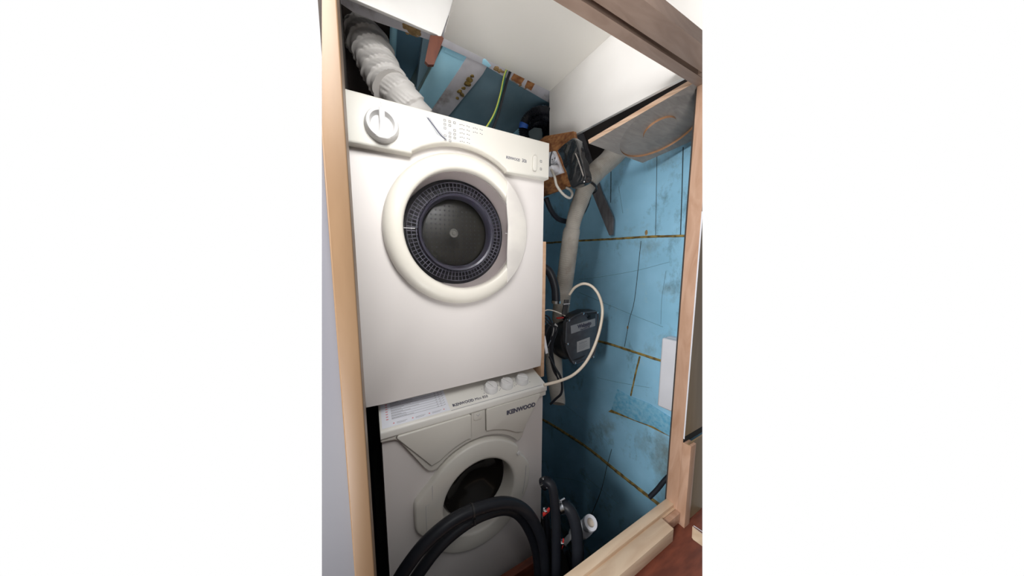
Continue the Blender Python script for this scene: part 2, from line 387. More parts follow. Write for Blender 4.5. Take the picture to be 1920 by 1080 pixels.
# yellow foam squeezed out along the frames
def blobs(pts, r, par, m_='beadlt'):
    b = bmesh.new()
    for (x, y, s) in pts:
        c = dk(x, y, DZ-.008); bb = bmesh.new(); bmesh.ops.create_icosphere(bb, subdivisions=3, radius=r*s*1.5)
        for v in bb.verts: v.co *= 1+.6*noise.noise(v.co*90+V((x, y, 0))); v.co.z *= .45
        bmesh.ops.translate(bb, verts=bb.verts, vec=c); merge(b, bb)
    return obj('squeezed_foam', b, M[m_], par)
blobs([(768, 52, 1.2), (775, 57, 1.1), (782, 61, .8), (760, 49, .7)], .011, beam)
blobs([(880, 150, 1), (876, 158, .9), (870, 165, .6), (862, 172, .8), (866, 178, .7), (858, 184, .5), (886, 143, .5)], .009, beam, 'bead')
blobs([(930, 129, .9), (937, 133, .8), (942, 136, .6), (960, 150, .4), (968, 155, .5), (976, 160, .6), (985, 166, .5)], .008, beam)
b = prism([dk(965, 136, DZ-.012), dk(985, 146, DZ-.012), dk(976, 160, DZ-.012), dk(958, 148, DZ-.012)], (0, 0, .004)); obj('strand_board_packer', b, M['osb'], beam)
b = prism([dk(991, 148, DZ-.012), dk(1004, 155, DZ-.012), dk(996, 170, DZ-.012), dk(984, 163, DZ-.012)], (0, 0, .004)); obj('strand_board_packer', b, M['osb'], beam)
b = prism([dk(905, 113, DZ-.012), dk(909, 110, DZ-.012), dk(921, 124, DZ-.012), dk(916, 127, DZ-.012), dk(904, 120, DZ-.012)], (0, 0, .005), .001); obj('wire_clip', b, M['foam_lt'], beam)
# cove strip where the deck head meets the hull
b = prism([dk(956, 256, DZ), dk(1018, 196, DZ), dk(1040, 206, DZ), dk(980, 275, DZ)], (0, 0, -.003), .001)
struct(obj('trim_3', b, M['foam_lt']))
# white moulded panels overhead
CZ = 1.073; PX = .27
c0, c1 = on('z', CZ, 832, 72), on('z', CZ, 1030, 171)
b = prism([c0, c1, V((PX+.004, c1.y, CZ)), V((PX+.004, -.95, CZ)), V((-.21, -.95, CZ)), on('z', CZ, 851, 0)], (0, 0, .012), .001)
struct(obj('ceiling', b, M['gelcoat']))
pa, pb = on('x', PX, 1030, 172), on('x', PX, 1030, 278)
pc, pd = on('x', PX, 1272, 150), None
dz = (pc.z-pb.z)/(pc.y-pb.y)
b = prism([pa, pb, V((PX, -.236, pb.z+dz*(-.236-pb.y))), V((PX, -.236, .836)), V((PX, -.60, .836)), V((PX, -.60, CZ)), V((PX, pa.y, CZ))], (.012, 0, 0), .0015)
cut(b)
struct(obj('wall_upper_right', b, M['gelwall']))
YA = .283
b = prism([on('y', YA, 640, -12), on('y', YA, 668, 0), on('y', YA, 820, 65), on('y', YA, 824, 70), on('y', YA, 827, 68), on('y', YA, 852, -3), on('y', YA, 862, -40), on('y', YA, 640, -60)], (0, .012, 0), .0015)
struct(obj('wall_upper_back', b, M['gelwall']))
# maple face frame -------------------------------------------------
XL, XR, ZT, ZB = -.485, .337, .806, -.43
YB, YG, YF = -.238, -.268, -.312
# left post: rabbeted
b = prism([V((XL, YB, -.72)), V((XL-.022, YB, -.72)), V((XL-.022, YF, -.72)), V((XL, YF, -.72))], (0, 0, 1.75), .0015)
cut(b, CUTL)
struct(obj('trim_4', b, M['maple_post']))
# right post
b = prism([V((XR, YB, -.50)), V((XR+.04, YB, -.50)), V((XR+.04, -.274, -.50)), V((XR, -.274, -.50))], (0, 0, .50+ZT), .0012)
cut(b); struct(obj('trim_5', b, M['maple_v']))
b = prism([V((XR, -.274, -.50)), V((XR+.030, -.274, -.50)), V((XR+.030, -.297, -.50)), V((XR+.0, -.297, -.50))], (0, 0, .288), .001)
cut(b); struct(obj('trim_6', b, M['maple_v']))
# unseen closing panel, added behind the right post to stop light leaking in
b = prism([V((XR+.012, -.236, -1.5)), V((.61, -.158, -1.5)), V((.612, -.150, -1.5)), V((XR+.012, -.228, -1.5))], (0, 0, 2.6)); cut(b)
struct(obj('wall_front', b, M['darkply']))
# top rail with groove
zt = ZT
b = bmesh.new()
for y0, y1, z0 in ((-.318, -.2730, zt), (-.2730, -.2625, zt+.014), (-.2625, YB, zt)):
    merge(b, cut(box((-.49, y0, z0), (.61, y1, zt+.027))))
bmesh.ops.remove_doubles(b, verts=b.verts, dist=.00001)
struct(obj('trim_7', b, M['maple_top_shaded']))
b = box((.29, -.2728, ZT+.001), (.40, -.2627, ZT+.0138)); cut(b); struct(obj('trim_14', b, M['maple_top_shaded']))
# bottom rail with groove, end of the front strip stops short of the post
prof = [(YB-.002, ZB), (-.263, ZB), (-.263, ZB-.012), (-.268, ZB-.012), (-.268, -.47), (YB-.002, -.47)]
b = prism([V((-.49, y, z)) for y, z in prof], (XR+.49, 0, 0), .0008, 2)
struct(obj('trim_8', b, M['maple_h']))
b = box((-.485, -.305, -.475), (.262, -.2685, ZB-.003), .0015); struct(obj('trim_9', b, M['maple_h']))
b = box((.262, -.2835, -.475), (XR, -.2685, ZB-.012), .0015); struct(obj('trim_10', b, M['maple_v']))
# mahogany cabin sole outside the locker
b = prism([V((-.50, -.306, -.482)), V((.50, -.27, -.482)), V((.50, -.60, -.482)), V((-.5, -.60, -.482))], (0, 0, -.02)); cut(b)
struct(obj('floor', b, M['mahog']))
# painted bulkhead left of the post
YP = -.300
g = lambda y: on('y', YP, 603.5, y)
b = prism([V((XL-.022, YP, 1.0)), V((XL-.022, YP, -.72)), V((g(1080).x+.003, YP, -.72)), g(1080), g(620), g(250), V((XL-.0225, YP, 1.0))], (0, .012, 0)); cut(b, CUTL)
struct(obj('wall_front', b, M['wallpaint']))
b = bmesh.new()
for i in range(26):
    zz = random.uniform(-.62, .05); xx = XL-.026-random.random()**2*.012; w = random.uniform(.002, .006); h = random.uniform(.01, .05)
    pts = [V((xx+w*math.cos(a), YP-.0004-.0001*i, zz+h*math.sin(a))) for a in [k*math.pi/6 for k in range(12)]]
# tan cabinet front right of the post
b = prism([V((XR+.0003, -.2775, -.192)), V((XR+.0003, -.2775, .47)), V((.62, -.2775, .47)), V((.62, -.2775, -.192))], (0, .003, 0))
cut(b); tanp = struct(obj('door_1', b, M['tan']))
b = box((XR-.0003, -.2779, -.20), (XR+.0008, -.2745, .47)); cut(b); obj('edge_glare', b, M['white'], tanp)  # white sliver painting the glare along the panel edge
b = box((XR+.0005, -.2765, -.214), (.62, -.2745, -.193)); cut(b); struct(obj('gap_shade_strip', b, M['void']))  # dark strip painting the shadow under the tan front
b = box((XR+.0010, -.290, -.48), (.62, -.286, -.208)); cut(b); struct(obj('wall_cabinet_side', b, M['tan']))
b = prism([D(1301, 990, .62), D(1325, 1008, .62), D(1325, 1030, .62), D(1300, 1012, .62)], FW*.005); cut(b)
struct(obj('trim_11', b, M['maple_h']))
b = tube([D(1301, 986, .618), D(1325, 1002, .618)], .0009, k=2, n=6); cut(b); struct(obj('trim_12', b, M['white']))

# ================================================================ TUMBLE DRYER
DX0, DX1 = -.494, .004; DC = (-.253, .410)
dry = thing('tumble_dryer', 'white front-loading tumble dryer with large round door, stacked on top', 'tumble dryer', (-.245, .2, -.006))
def ringpts(c, r, y, n=96): return [V((c[0]+r*math.cos(t), y, c[1]+r*math.sin(t))) for t in [2*math.pi*i/n for i in range(n)]]
# cabinet: front sheet with a hole for the door mouth, side box behind
b = bmesh.new()
n = 96; R0 = .150
ou = []
for i in range(n):
    t = 2*math.pi*i/n; cx, cz = math.cos(t), math.sin(t)
    k = min(((DX1-DC[0]) if cx > 0 else (DX0-DC[0]))/cx if abs(cx) > 1e-6 else 1e9, ((.668-DC[1]) if cz > 0 else (-.006-DC[1]))/cz if abs(cz) > 1e-6 else 1e9)
    ou.append(V((DC[0]+cx*k, 0, DC[1]+cz*k)))
for X, Z in ((DX1, .668), (DX0, .668), (DX0, -.006), (DX1, -.006)):
    j = min(range(n), key=lambda i: (ou[i].x-X)**2+(ou[i].z-Z)**2); ou[j] = V((X, 0, Z))
inn = ringpts(DC, R0, 0, n)
vi = [b.verts.new(p) for p in inn]; vo = [b.verts.new(p) for p in ou]; vb = [b.verts.new(p+V((0, .47, 0))) for p in ou]
vd = [b.verts.new(p+V((0, .02, 0))) for p in inn]
for i in range(n):
    j = (i+1) % n
    b.faces.new((vi[i], vi[j], vo[j], vo[i])); b.faces.new((vo[i], vo[j], vb[j], vb[i])); b.faces.new((vi[i], vd[i], vd[j], vi[j]))
b.faces.new(vb)
es = [e for e in b.edges if e.verts[0] in vo and e.verts[1] in vo]
bev(b, .004, 3, edges=es)
obj('cabinet', b, M['enamel'], dry, ang=30)
# control panel with arched lower edge
bot = [(-.495, .572), (-.372, .572)]
for t in [i/10 for i in range(11)]:
    a = math.radians(125 - 70*t); bot.append((DC[0]+.2055*math.cos(a), DC[1]+.2055*math.sin(a)))
bot += [(-.132, .572), (.006, .572)]
pts = [V((x, -.024, z)) for x, z in bot] + [V((.006, -.024, .672)), V((-.495, -.024, .672))]
b = bmesh.new(); v0 = [b.verts.new(p) for p in pts]
c_ = V((0, 0, 0))
v1 = []
for p in pts:                                   # sloping lip round the edge
    q = p.copy(); q.y = -.012
    v1.append(b.verts.new(q))
v2 = [b.verts.new(V((p.x, .004, p.z))) for p in pts]
b.faces.new(v0)
for A, B in ((v0, v1), (v1, v2)):
    for i in range(len(pts)): b.faces.new((A[i], B[i], B[(i+1) % len(pts)], A[(i+1) % len(pts)]))
b.faces.new(v2[::-1])
bmesh.ops.recalc_face_normals(b, faces=b.faces)
bev(b, .0075, 4, edges=[e for e in b.edges if e.verts[0] in v0 and e.verts[1] in v0])
obj('control_panel', b, M['plastic'], dry, ang=60)
# timer knob
kc = V((-.430, -.024, .6155))
b = lathe(kc, (0, -1, 0), [(0, 0), (.0335, 0), (.0325, .007), (.0300, .017), (.0285, .0185), (.0238, .0175), (.0205, .0045), (0, .0030)], 64, closed=False)
knob = obj('timer_knob', b, M['knob'], dry, ang=50)
b = prism([kc+V((x, -.004, z)) for x, z in ((-.0150, -.0275), (-.0100, -.022), (-.0062, -.016), (-.0052, 0), (-.0058, .0295), (.0058, .0295), (.0052, 0), (.0062, -.016), (.0100, -.022), (.0150, -.0275), (.008, -.0315), (-.008, -.0315))], (0, -.0165, 0), .003)
obj('grip_bar', b, M['knob'], knob)
b = box(kc+V((-.0004, -.0004, .038)), kc+V((.0004, .0002, .048))); obj('index_mark', b, M['greyprint'], dry)
# push button
b = prism([V((x, -.023, z)) for x, z in [(-.0475+.0075*math.cos(a), .606+(.0135 if math.sin(a) > 0 else -.0135)+.0075*math.sin(a)) for a in [i*math.pi/8+.001 for i in range(16)]]], (0, -.007, 0), .0025)
obj('push_button', b, M['plastic'], dry)
b = text('IKENWOOD', .0098, (-.137, -.0243, .604), (1, 0, -.02), (0, 0, 1), .0002, .00018, .12, sx=.78)
text('30i', .0125, (-.088, -.0243, .6035), (1, 0, -.02), (0, 0, 1), .0002, .0001, 0, b)
obj('model_lettering', b, M['print'], dry)
b = bmesh.new()
def dash(x, z, w, h): box((x, -.0246, z), (x+w, -.0238, z+h), bm=b)
for k, (x, z) in enumerate(((-.0275, .613), (-.0275, .592))):
    dash(x, z, .006, .0012); dash(x, z+.005, .006, .0012); dash(x, z, .0012, .006); dash(x+.005, z, .0012, .006)
for row in range(5):                            # worn programme table
    z = .658-row*.0095
    for c_ in range(2 if row < 2 else 1):
        x = -.262+c_*.034
        for q in range(5): dash(x+q*.0046+(.004 if q > 2 else 0), z+.001*(q % 2), .0028, .0014)
for row in range(6):
    z = .661-row*.0085
    for c_ in range(3):
        x = -.300+c_*.0115
        if (row+c_) % 4 == 3: continue
        dash(x, z, .0055, .0009); dash(x, z-.004, .0055, .0009); dash(x, z-.004, .0009, .0049); dash(x+.0047, z-.004, .0009, .0049)
obj('programme_marks', b, mat('worn_print', (.24, .24, .26), .6), dry)
b = prism([V((x, -.0246, z)) for x, z in ((-.340, .657), (-.330, .656), (-.318, .640), (-.304, .628), (-.293, .617), (-.300, .618), (-.316, .625), (-.327, .640))], (0, .0006, 0))
obj('peeled_transfer', b, M['label'], dry)
b = tube([V((-.336, -.0249, .655)), V((-.322, -.0249, .640)), V((-.308, -.0249, .625)), V((-.296, -.0249, .617))], .0011, n=6, k=4)
obj('transfer_curl', b, M['print'], dry)
# door
dd = (DC[0], 0, DC[1])
door = obj('door', lathe(dd, (0, -1, 0), [(.151, .000), (.184, .000), (.1865, .008), (.1850, .018), (.1790, .027), (.170, .0325), (.160, .0345), (.150, .0335), (.1455, .030), (.1435, .022), (.1455, .006)], 160), M['door_plastic'], dry, ang=60)
# grip segment at the right of the ring, cut straight
cp = []
xc = .114
a0 = math.acos(xc/.1775)
for i in range(21):
    a = -a0 + 2*a0*i/20; cp.append(V((DC[0]+.1775*math.cos(a), -.030, DC[1]+.1775*math.sin(a))))
cp += [V((DC[0]+xc-.002, -.030, DC[1]+.08)), V((DC[0]+xc+.003, -.030, DC[1]+.02)), V((DC[0]+xc-.000, -.030, DC[1]-.06))]
b = prism(cp, (0, -.0055, 0), .0026)
obj('grip_flap', b, M['grip'], door)
# glass bowl
b = lathe(dd, (0, -1, 0), [(.1445, .016), (.140, .020), (.120, .016), (.100, .004), (.090, -.02), (.088, -.03), (0, -.034)], 96, closed=False)
obj('door_glass', b, M['smoke'], door)
# mouth lining
b = lathe(dd, (0, 1, 0), [(.150, -.010), (.148, .030), (.1455, .045), (.140, .046), (.142, .03), (.144, -.010)], 96)
obj('door_lining', b, M['lining'], dry)
# grille ring with two rows of square holes
gy = .040
b = bmesh.new()
for r0, r1 in ((.1295, .1305), (.1185, .1195), (.107, .1085)):
    lathe((DC[0], gy, DC[1]), (0, -1, 0), [(r0, 0), (r1, 0), (r1, .005), (r0, .005)], 96, bm=b)
nb = 76
for i in range(nb):
    t = 2*math.pi*i/nb; d = V((math.cos(t), 0, math.sin(t))); s_ = V((-d.z, 0, d.x))*.0008
    p0 = V((DC[0], gy, DC[1]))+d*.104; p1 = V((DC[0], gy, DC[1]))+d*.131
    prism([p0-s_, p0+s_, p1+s_, p1-s_], (0, -.004, 0), bm=b)
obj('vent_grille', b, M['grille'], dry)
b = lathe((DC[0], gy, DC[1]), (0, -1, 0), [(.1425, -.006), (.1425, -.010), (.098, -.012), (.098, -.006)], 96)
obj('grille_backing', b, M['black'], dry)
b = lathe((DC[0], gy, DC[1]), (0, -1, 0), [(.1045, -.004), (.1045, .006), (.102, .010), (.097, .008), (.093, .0), (.092, -.02), (.0935, -.02)], 96)
obj('port_ring', b, mat('dark_lavender_plastic', (.05, .048, .065), .28), dry)
# drum behind the port
b = lathe((DC[0], gy, DC[1]), (0, 1, 0), [(.096, .012), (.135, .03), (.135, .30), (0, .32)], 96, closed=False)
drum = obj('drum', b, M['drum'], dry)
b = bmesh.new()
for i in range(-9, 10):
    for j in range(-9, 10):
        if i*i+j*j < 44: cyl((DC[0]+i*.0125, .0695, DC[1]+j*.0125), (DC[0]+i*.0125, .0685, DC[1]+j*.0125), .0026, n=8, bm=b)
obj('filter_holes', b, M['black'], dry)
b = lathe((DC[0], .07, DC[1]), (0, -1, 0), [(.097, -.002), (.09, 0), (0, 0)], 64, closed=False)
obj('lint_filter', b, mat('dark_filter', (.030, .028, .022), .35, col2=(.018, .017, .014), scale=12), dry)
b = lathe((DC[0]-.012, .0335, DC[1]-.002), (0, -1, 0), [(0, .003), (.004, .003), (.005, .001), (.008, .001), (.009, .0025), (.011, .0025), (.012, 0), (0, 0)], 40, closed=False)
obj('glass_boss', b, mat('dark_boss', (.09, .088, .08), .35), door)
for sx in (-1, 1):
    b = box((DC[0]+sx*.131-.013, -.0175, DC[1]-.0008), (DC[0]+sx*.131+.013, -.0165, DC[1]+.0008)); obj('seam_line', b, M['knob'], door)

# ================================================================ WASHING MACHINE
WX0, WX1 = -.467, .006; WC = (-.2235, -.332); WY = -.012
wash = thing('washing_machine', 'compact white washing machine under the dryer, black hoses across its door', 'washing machine', (-.23, .2, -.70))
b = bmesh.new()
# body with door mouth
n = 96; ou = []
Z0, Z1 = -.70, -.066
for i in range(n):
    t = 2*math.pi*i/n; cx, cz = math.cos(t), math.sin(t)
    k = min(((WX1-.003-WC[0]) if cx > 0 else (WX0+.003-WC[0]))/cx if abs(cx) > 1e-6 else 1e9, ((Z1-WC[1]) if cz > 0 else (Z0-WC[1]))/cz if abs(cz) > 1e-6 else 1e9)
    ou.append(V((WC[0]+cx*k, WY, WC[1]+cz*k)))
for X, Z in ((WX1-.003, Z1), (WX0+.003, Z1), (WX0+.003, Z0), (WX1-.003, Z0)):
    j = min(range(n), key=lambda i: (ou[i].x-X)**2+(ou[i].z-Z)**2); ou[j] = V((X, WY, Z))
vi = [b.verts.new(p) for p in ringpts(WC, .112, WY, n)]; vo = [b.verts.new(p) for p in ou]; vb = [b.verts.new(V((p.x, .40, p.z))) for p in ou]
for i in range(n):
    j = (i+1) % n
    b.faces.new((vi[i], vi[j], vo[j], vo[i])); b.faces.new((vo[i], vo[j], vb[j], vb[i]))
b.faces.new(vb)
bev(b, .004, 3, edges=[e for e in b.edges if e.verts[0] in vo and e.verts[1] in vo])
obj('cabinet', b, M['enamel'], wash, ang=30)
# moulded head: sloping console + lip (profile along x)
prof = [(-.006, -.078), (-.028, -.078), (-.031, -.074), (-.031, -.060), (-.0285, -.0565), (.052, -.031), (.39, -.031), (.39, -.078)]
b = prism([V((WX0, y, z)) for y, z in prof], (WX1-WX0, 0, 0), .002, 3)
head = obj('console', b, mat('console_plastic', (.85, .835, .785), .35), wash, ang=50)
# front fascia: outline V shape
fas = [(WX0, -.074), (WX0, -.086), (-.450, -.0865), (-.437, -.0885), (-.428, -.095), (-.372, -.190), (-.362, -.202), (-.350, -.206), (-.338, -.203)]
ar = []
for i in range(13):
    a = math.radians(131-82*i/12); ar.append((WC[0]+.172*math.cos(a), WC[1]+.172*math.sin(a)+.002))
fas += ar + [(-.100, -.214), (-.090, -.212), (-.082, -.203), (-.040, -.105), (-.032, -.096), (-.020, -.0935), (WX1, -.093), (WX1, -.074)]
b = prism([V((x, -.0262, z)) for x, z in fas], (0, .016, 0), .003, 3)
obj('fascia', b, M['plastic'], wash, ang=50)
def inset(pts, nm, m_='plastic', y=-.0262, d=.0065, r=.0024):
    return obj(nm, prism([V((x, y-d, z)) for x, z in pts], (0, d+.001, 0), r, 3), M[m_], wash, ang=50)
la = [(-.248, -.150)]
for i in range(7):
    a = math.radians(100+26*i/6); la.append((WC[0]+.186*math.cos(a), WC[1]+.186*math.sin(a)+.002))
lp = [(-.430, -.0775), (-.252, -.0775), (-.2475, -.081)] + la + [(-.356, -.185), (-.433, -.0825)]
ra = []
for i in range(8):
    a = math.radians(84-35*i/7); ra.append((WC[0]+.196*math.cos(a), WC[1]+.196*math.sin(a)-.004))
rp = [(-.201, -.0775), (-.023, -.0775), (-.020, -.082), (-.085, -.183)] + ra[::-1][1:] + [(-.203, -.140), (-.2035, -.081)]
# dark tubes painting the shade in the channels around the two panels
def chan(pts, nm='channel_shade_line'):
    c = V((sum(p[0] for p in pts)/len(pts), 0, sum(p[1] for p in pts)/len(pts)))
    q = [V((x, -.0267, z)) for x, z in pts]
    return obj(nm, tube(q+[q[0]], .0017, n=8, smooth=False), M['chan'], wash)
chan(lp); chan(rp)
inset(lp, 'detergent_drawer'); inset(rp, 'fascia_panel')
b = prism([V((x, -.0282, z)) for x, z in ((-.239, -.0795), (-.214, -.0795), (-.214, -.099), (-.218, -.103), (-.235, -.103), (-.239, -.099))], (0, .002, 0), .0008); obj('open_button', b, M['plastic'], wash)
b = tube([V((-.2315, -.0287, -.086)), V((-.227, -.0287, -.091)), V((-.2215, -.0287, -.086))], .0006, n=6, smooth=False); obj('arrow_mark', b, M['greyprint'], wash)
# lettering
def brand(bm, org, size, right, up, sx=1.0, bold=.0008):
    """KENWOOD with its doubled first stroke"""
    right = V(right).normalized(); up = V(up).normalized(); n_ = right.cross(up)
    h = size*.70; o = V(org)
    prism([o, o+right*size*.16, o+right*size*.16+up*h, o+up*h], n_*.0004, bm=bm)
    text('KENWOOD', size, o+right*size*.13, right, up, .0003, bold, 0, bm, sx=sx)
    return bm
b = brand(bmesh.new(), (-.140, -.0334, -.1118), .0178, (1, 0, -.01), (0, 0, 1), sx=1.02)
obj('brand_lettering', b, M['print'], wash)
su = V((0, .0805, .0255)).normalized(); so = lambda x, s, h=.0006: V((x, -.0285, -.0565)) + su*s + V((0, -su.z, su.y))*h
b = brand(bmesh.new(), so(-.292, .014), .0125, (1, 0, 0), su, sx=.86, bold=.0003)
text('Mini 850', .0125, so(-.229, .014), (1, 0, 0), su, .0003, 0, 0, b, sx=.9)
obj('model_lettering', b, M['print'], wash)
b = tube([so(-.300, .0035), so(-.01, .0035)], .0006, n=6, smooth=False); obj('console_groove', b, M['greyprint'], wash)
# programme sticker
b = prism([so(-.462, .006, .0002), so(-.302, .006, .0002), so(-.302, .080, .0002), so(-.462, .080, .0002)], V((0, -su.z, su.y))*.0004)
stk = obj('programme_sticker', b, M['sticker'], wash)
b = bmesh.new(); rb = bmesh.new()
def sbar(bm, x, s, w, h): prism([so(x, s, .0007), so(x+w, s, .0007), so(x+w, s+h, .0007), so(x, s+h, .0007)], V((0, -su.z, su.y))*.0003, bm=bm)
for r_ in range(7):
    s = .026+r_*.0078
    sbar(b, -.440, s, .128, .0007); sbar(b, -.440, s+.002, random.uniform(.03, .075), .0011); sbar(b, -.440, s+.0042, random.uniform(.02, .05), .0009)
    for q in range(3): sbar(b, -.330+q*.009, s+.002, .004, .0016)
    sbar(rb, -.452, s+.002, .005, .0022)
for x in (-.438, -.395, -.355, -.318):
    sbar(rb, x, .0125, .003, .0028)
    if x < -.33: sbar(b, x+.008, .014, .024, .0009); sbar(b, x+.008, .011, .020, .0009)
obj('printed_text', b, M['greyprint'], stk); obj('printed_symbols', rb, M['redprint'], stk)
# three dials
nrm = V((0, -su.z, su.y))
for x, rot in ((-.171, 25), (-.119, 35), (-.064, 55)):
    c = so(x, .040, 0)
    b = lathe(c, nrm, [(0, 0), (.0215, 0), (.0213, .003), (.0195, .0055), (.0190, .0145), (.0175, .0165), (0, .0165)], 48, closed=False)
    k = obj('dial', b, M['knob'], wash, ang=50)
    a = math.radians(rot); u = V((-math.sin(a), 0, 0))+su*math.cos(a); w_ = u.cross(nrm)
    c2 = c+nrm*.016
    b = prism([c2-u*.0165-w_*.0028, c2+u*.0165-w_*.0018, c2+u*.0165+w_*.0018, c2-u*.0165+w_*.0028], nrm*.0045, .0012)
    obj('grip_bar', b, M['knob'], k)
    b = bmesh.new()
    for q in range(7):
        a = math.radians(200-38*q); p_ = c+(V((math.cos(a), 0, 0))+su*math.sin(a))*.0262
        cyl(p_, p_+nrm*.0006, .0011, n=8, bm=b)
    obj('dial_marks', b, M['print'], wash)
# porthole door with side ears
R1 = .163
def arc(a0, a1, r, k=24, c=WC): return [(c[0]+r*math.cos(math.radians(a0+(a1-a0)*i/k)), c[1]+r*math.sin(math.radians(a0+(a1-a0)*i/k))) for i in range(k+1)]
outl = arc(40, 142, R1) + [(-.398, -.276), (-.4015, -.290), (-.4015, -.340), (-.397, -.358), (-.383, -.378)] + arc(200, 330, R1, 30)[3:] + [(-.066, -.385), (-.058, -.362), (-.054, -.330), (-.058, -.300), (-.070, -.278), (-.092, -.252)]
holep = arc(0, 360, .108, 96)[:-1]
bb = bmesh.new()
def ringface(bm, y, outer, hole):
    vo_ = [bm.verts.new(V((x, y, z))) for x, z in outer]; vh = [bm.verts.new(V((x, y, z))) for x, z in hole]; return vo_, vh
# build by angular resampling so both loops have the same count
def ray_poly(poly, c, t):
    dx, dz = math.cos(t), math.sin(t); best = 0
    for i in range(len(poly)):
        x1, z1 = poly[i][0]-c[0], poly[i][1]-c[1]; x2, z2 = poly[(i+1) % len(poly)][0]-c[0], poly[(i+1) % len(poly)][1]-c[1]
        den = dx*(z2-z1)-dz*(x2-x1)
        if abs(den) < 1e-12: continue
        r_ = (x1*(z2-z1)-z1*(x2-x1))/den; u_ = (x1*dz-z1*dx)/den
        if r_ > 0 and -1e-6 <= u_ <= 1+1e-6: best = max(best, r_)
    return best
n = 180; rr = [ray_poly(outl, WC, 2*math.pi*i/n) for i in range(n)]
rings = []
for f_, y in ((1.0, WY+.0), (1.0, -.026), (.985, -.031), (.965, -.0325), (0, -.0345), (-1, -.0335), (-2, -.030), (-3, -.004), (-4, .02)):
    R_ = []
    for i in range(n):
        t = 2*math.pi*i/n
        r_ = rr[i]*f_ if f_ > 0 else {0: .116, -1: .110, -2: .107, -3: .102, -4: .100}[int(f_)]
        if f_ <= 0: pass
        R_.append(bb.verts.new(V((WC[0]+r_*math.cos(t), y, WC[1]+r_*math.sin(t)))))
    rings.append(R_)
for A, B in zip(rings, rings[1:]):
    for i in range(n): bb.faces.new((A[i], B[i], B[(i+1) % n], A[(i+1) % n]))
wdoor = obj('door', bb, M['plastic'], wash, ang=45)
b = tube([V((x, -.0330, z)) for x, z in ((-.356, -.240), (-.357, -.288), (-.341, -.288), (-.341, -.372), (-.356, -.374), (-.357, -.392))], .0006, n=6, smooth=False); obj('hinge_groove', b, M['greyprint'], wdoor)
b = tube([V((x, -.0330, z)) for x, z in ((-.357, -.288), (-.374, -.288), (-.374, -.372), (-.357, -.373))], .0006, n=6, smooth=False); obj('hinge_groove', b, M['greyprint'], wdoor)
b = tube([V((-.072, -.0335, -.300)), V((-.075, -.0335, -.34)), V((-.084, -.0335, -.392))], .0007, n=6, k=6); obj('latch_groove', b, M['greyprint'], wdoor)
b = prism([V((x, -.036, z)) for x, z in ((-.106, -.246), (-.099, -.239), (-.094, -.250), (-.103, -.254))], (0, .004, 0), .001); obj('latch_tab', b, M['knob'], wdoor)
M['porthole'] = mat('dark_porthole_glass', (.012, .011, .010), .12, spec=.3)
b = lathe((WC[0], 0, WC[1]), (0, -1, 0), [(.1005, -.020), (.095, -.012), (.08, -.016), (.05, -.045), (0, -.055)], 96, closed=False)
obj('porthole_glass', b, M['porthole'], wdoor)
b = lathe((WC[0], 0, WC[1]), (0, 1, 0), [(.112, .012), (.112, .19), (0, .20)], 64, closed=False); obj('drum', b, M['drum'], wash)

# ================================================================ LOCKER CONTENTS
# ribbed exhaust duct above the dryer
def ductf(pitch, amp):
    def rf(s, th):
        ph = (s/pitch + th/(2*math.pi)) % 1
        pl = 1-abs(math.sin(th*9 + s*95 + 2*math.sin(th*3)))
        saw = ph/.82 if ph < .82 else (1-ph)/.18
        return 1 + amp*(saw**1.3-.5)*1.35 - .075*pl*saw
    return rf
duct = thing('vent_duct', 'grey-white spiral-ribbed flexible duct rising from behind the dryer', 'duct', (-.36, .35, .67))
up_ = [D(640, 44, .94), D(676, 60, .94), D(699, 98, .93), D(717, 140, .92), D(734, 166, .91)]
obj('upper_hose', tube(up_, [.072, .064], n=120, steps=260, rf=ductf(.042, .10)), M['duct'], duct, ang=80)
lo_ = [D(726, 150, .93), D(746, 174, .92), D(770, 205, .94), D(800, 250, 1.0), D(815, 300, 1.05)]
obj('lower_hose', tube(lo_, [.058, .062], n=96, steps=200, rf=ductf(.042, .09)), M['duct'], duct, ang=80)
b = tube([D(636, 22, 1.08), D(668, 32, 1.09), D(700, 42, 1.10)], [.036, .034], n=72, steps=80, rf=ductf(.024, .1))
tag(obj('vent_duct', b, M['duct'], None, ang=80), 'short length of ribbed duct crossing behind the top of the larger duct', 'duct')
# mahogany stick
b = prism([on('y', .281, x, y) for x, y in [(807, 66), (829, 68), (832, 72), (814, 121), (803, 121), (797, 114), (799, 104)]], (0, .012, 0), 0)
tag(obj('wooden_batten', b, M['mahog_stick']), 'short red-brown hardwood batten hanging behind the overhead panels', 'batten')
# earth wire and black cable
b = tube([D(955, 120, 1.02), D(946, 142, 1.02), D(938, 180, 1.0), D(927, 214, .98), D(908, 246, .95)], .0038, n=10, k=10)
ew = tag(obj('earth_wire', b, M['gy_g']), 'thin yellow and green striped earth wire above the dryer', 'wire')
b = tube([D(954.3, 120, 1.0165), D(945.2, 142, 1.0165), D(937, 180, .9965), D(926, 214, .9765), D(907, 246, .945)], .0026, n=8, k=10)
obj('yellow_stripe', b, M['gy_y'], ew)
b = tube([D(962, 122, 1.03), D(953, 144, 1.03), D(943, 180, 1.01), D(934, 214, .99), D(921, 250, .97)], .0055, n=10, k=10)
tag(obj('power_cable', b, M['rubber']), 'black cable running beside the yellow and green wire', 'cable')
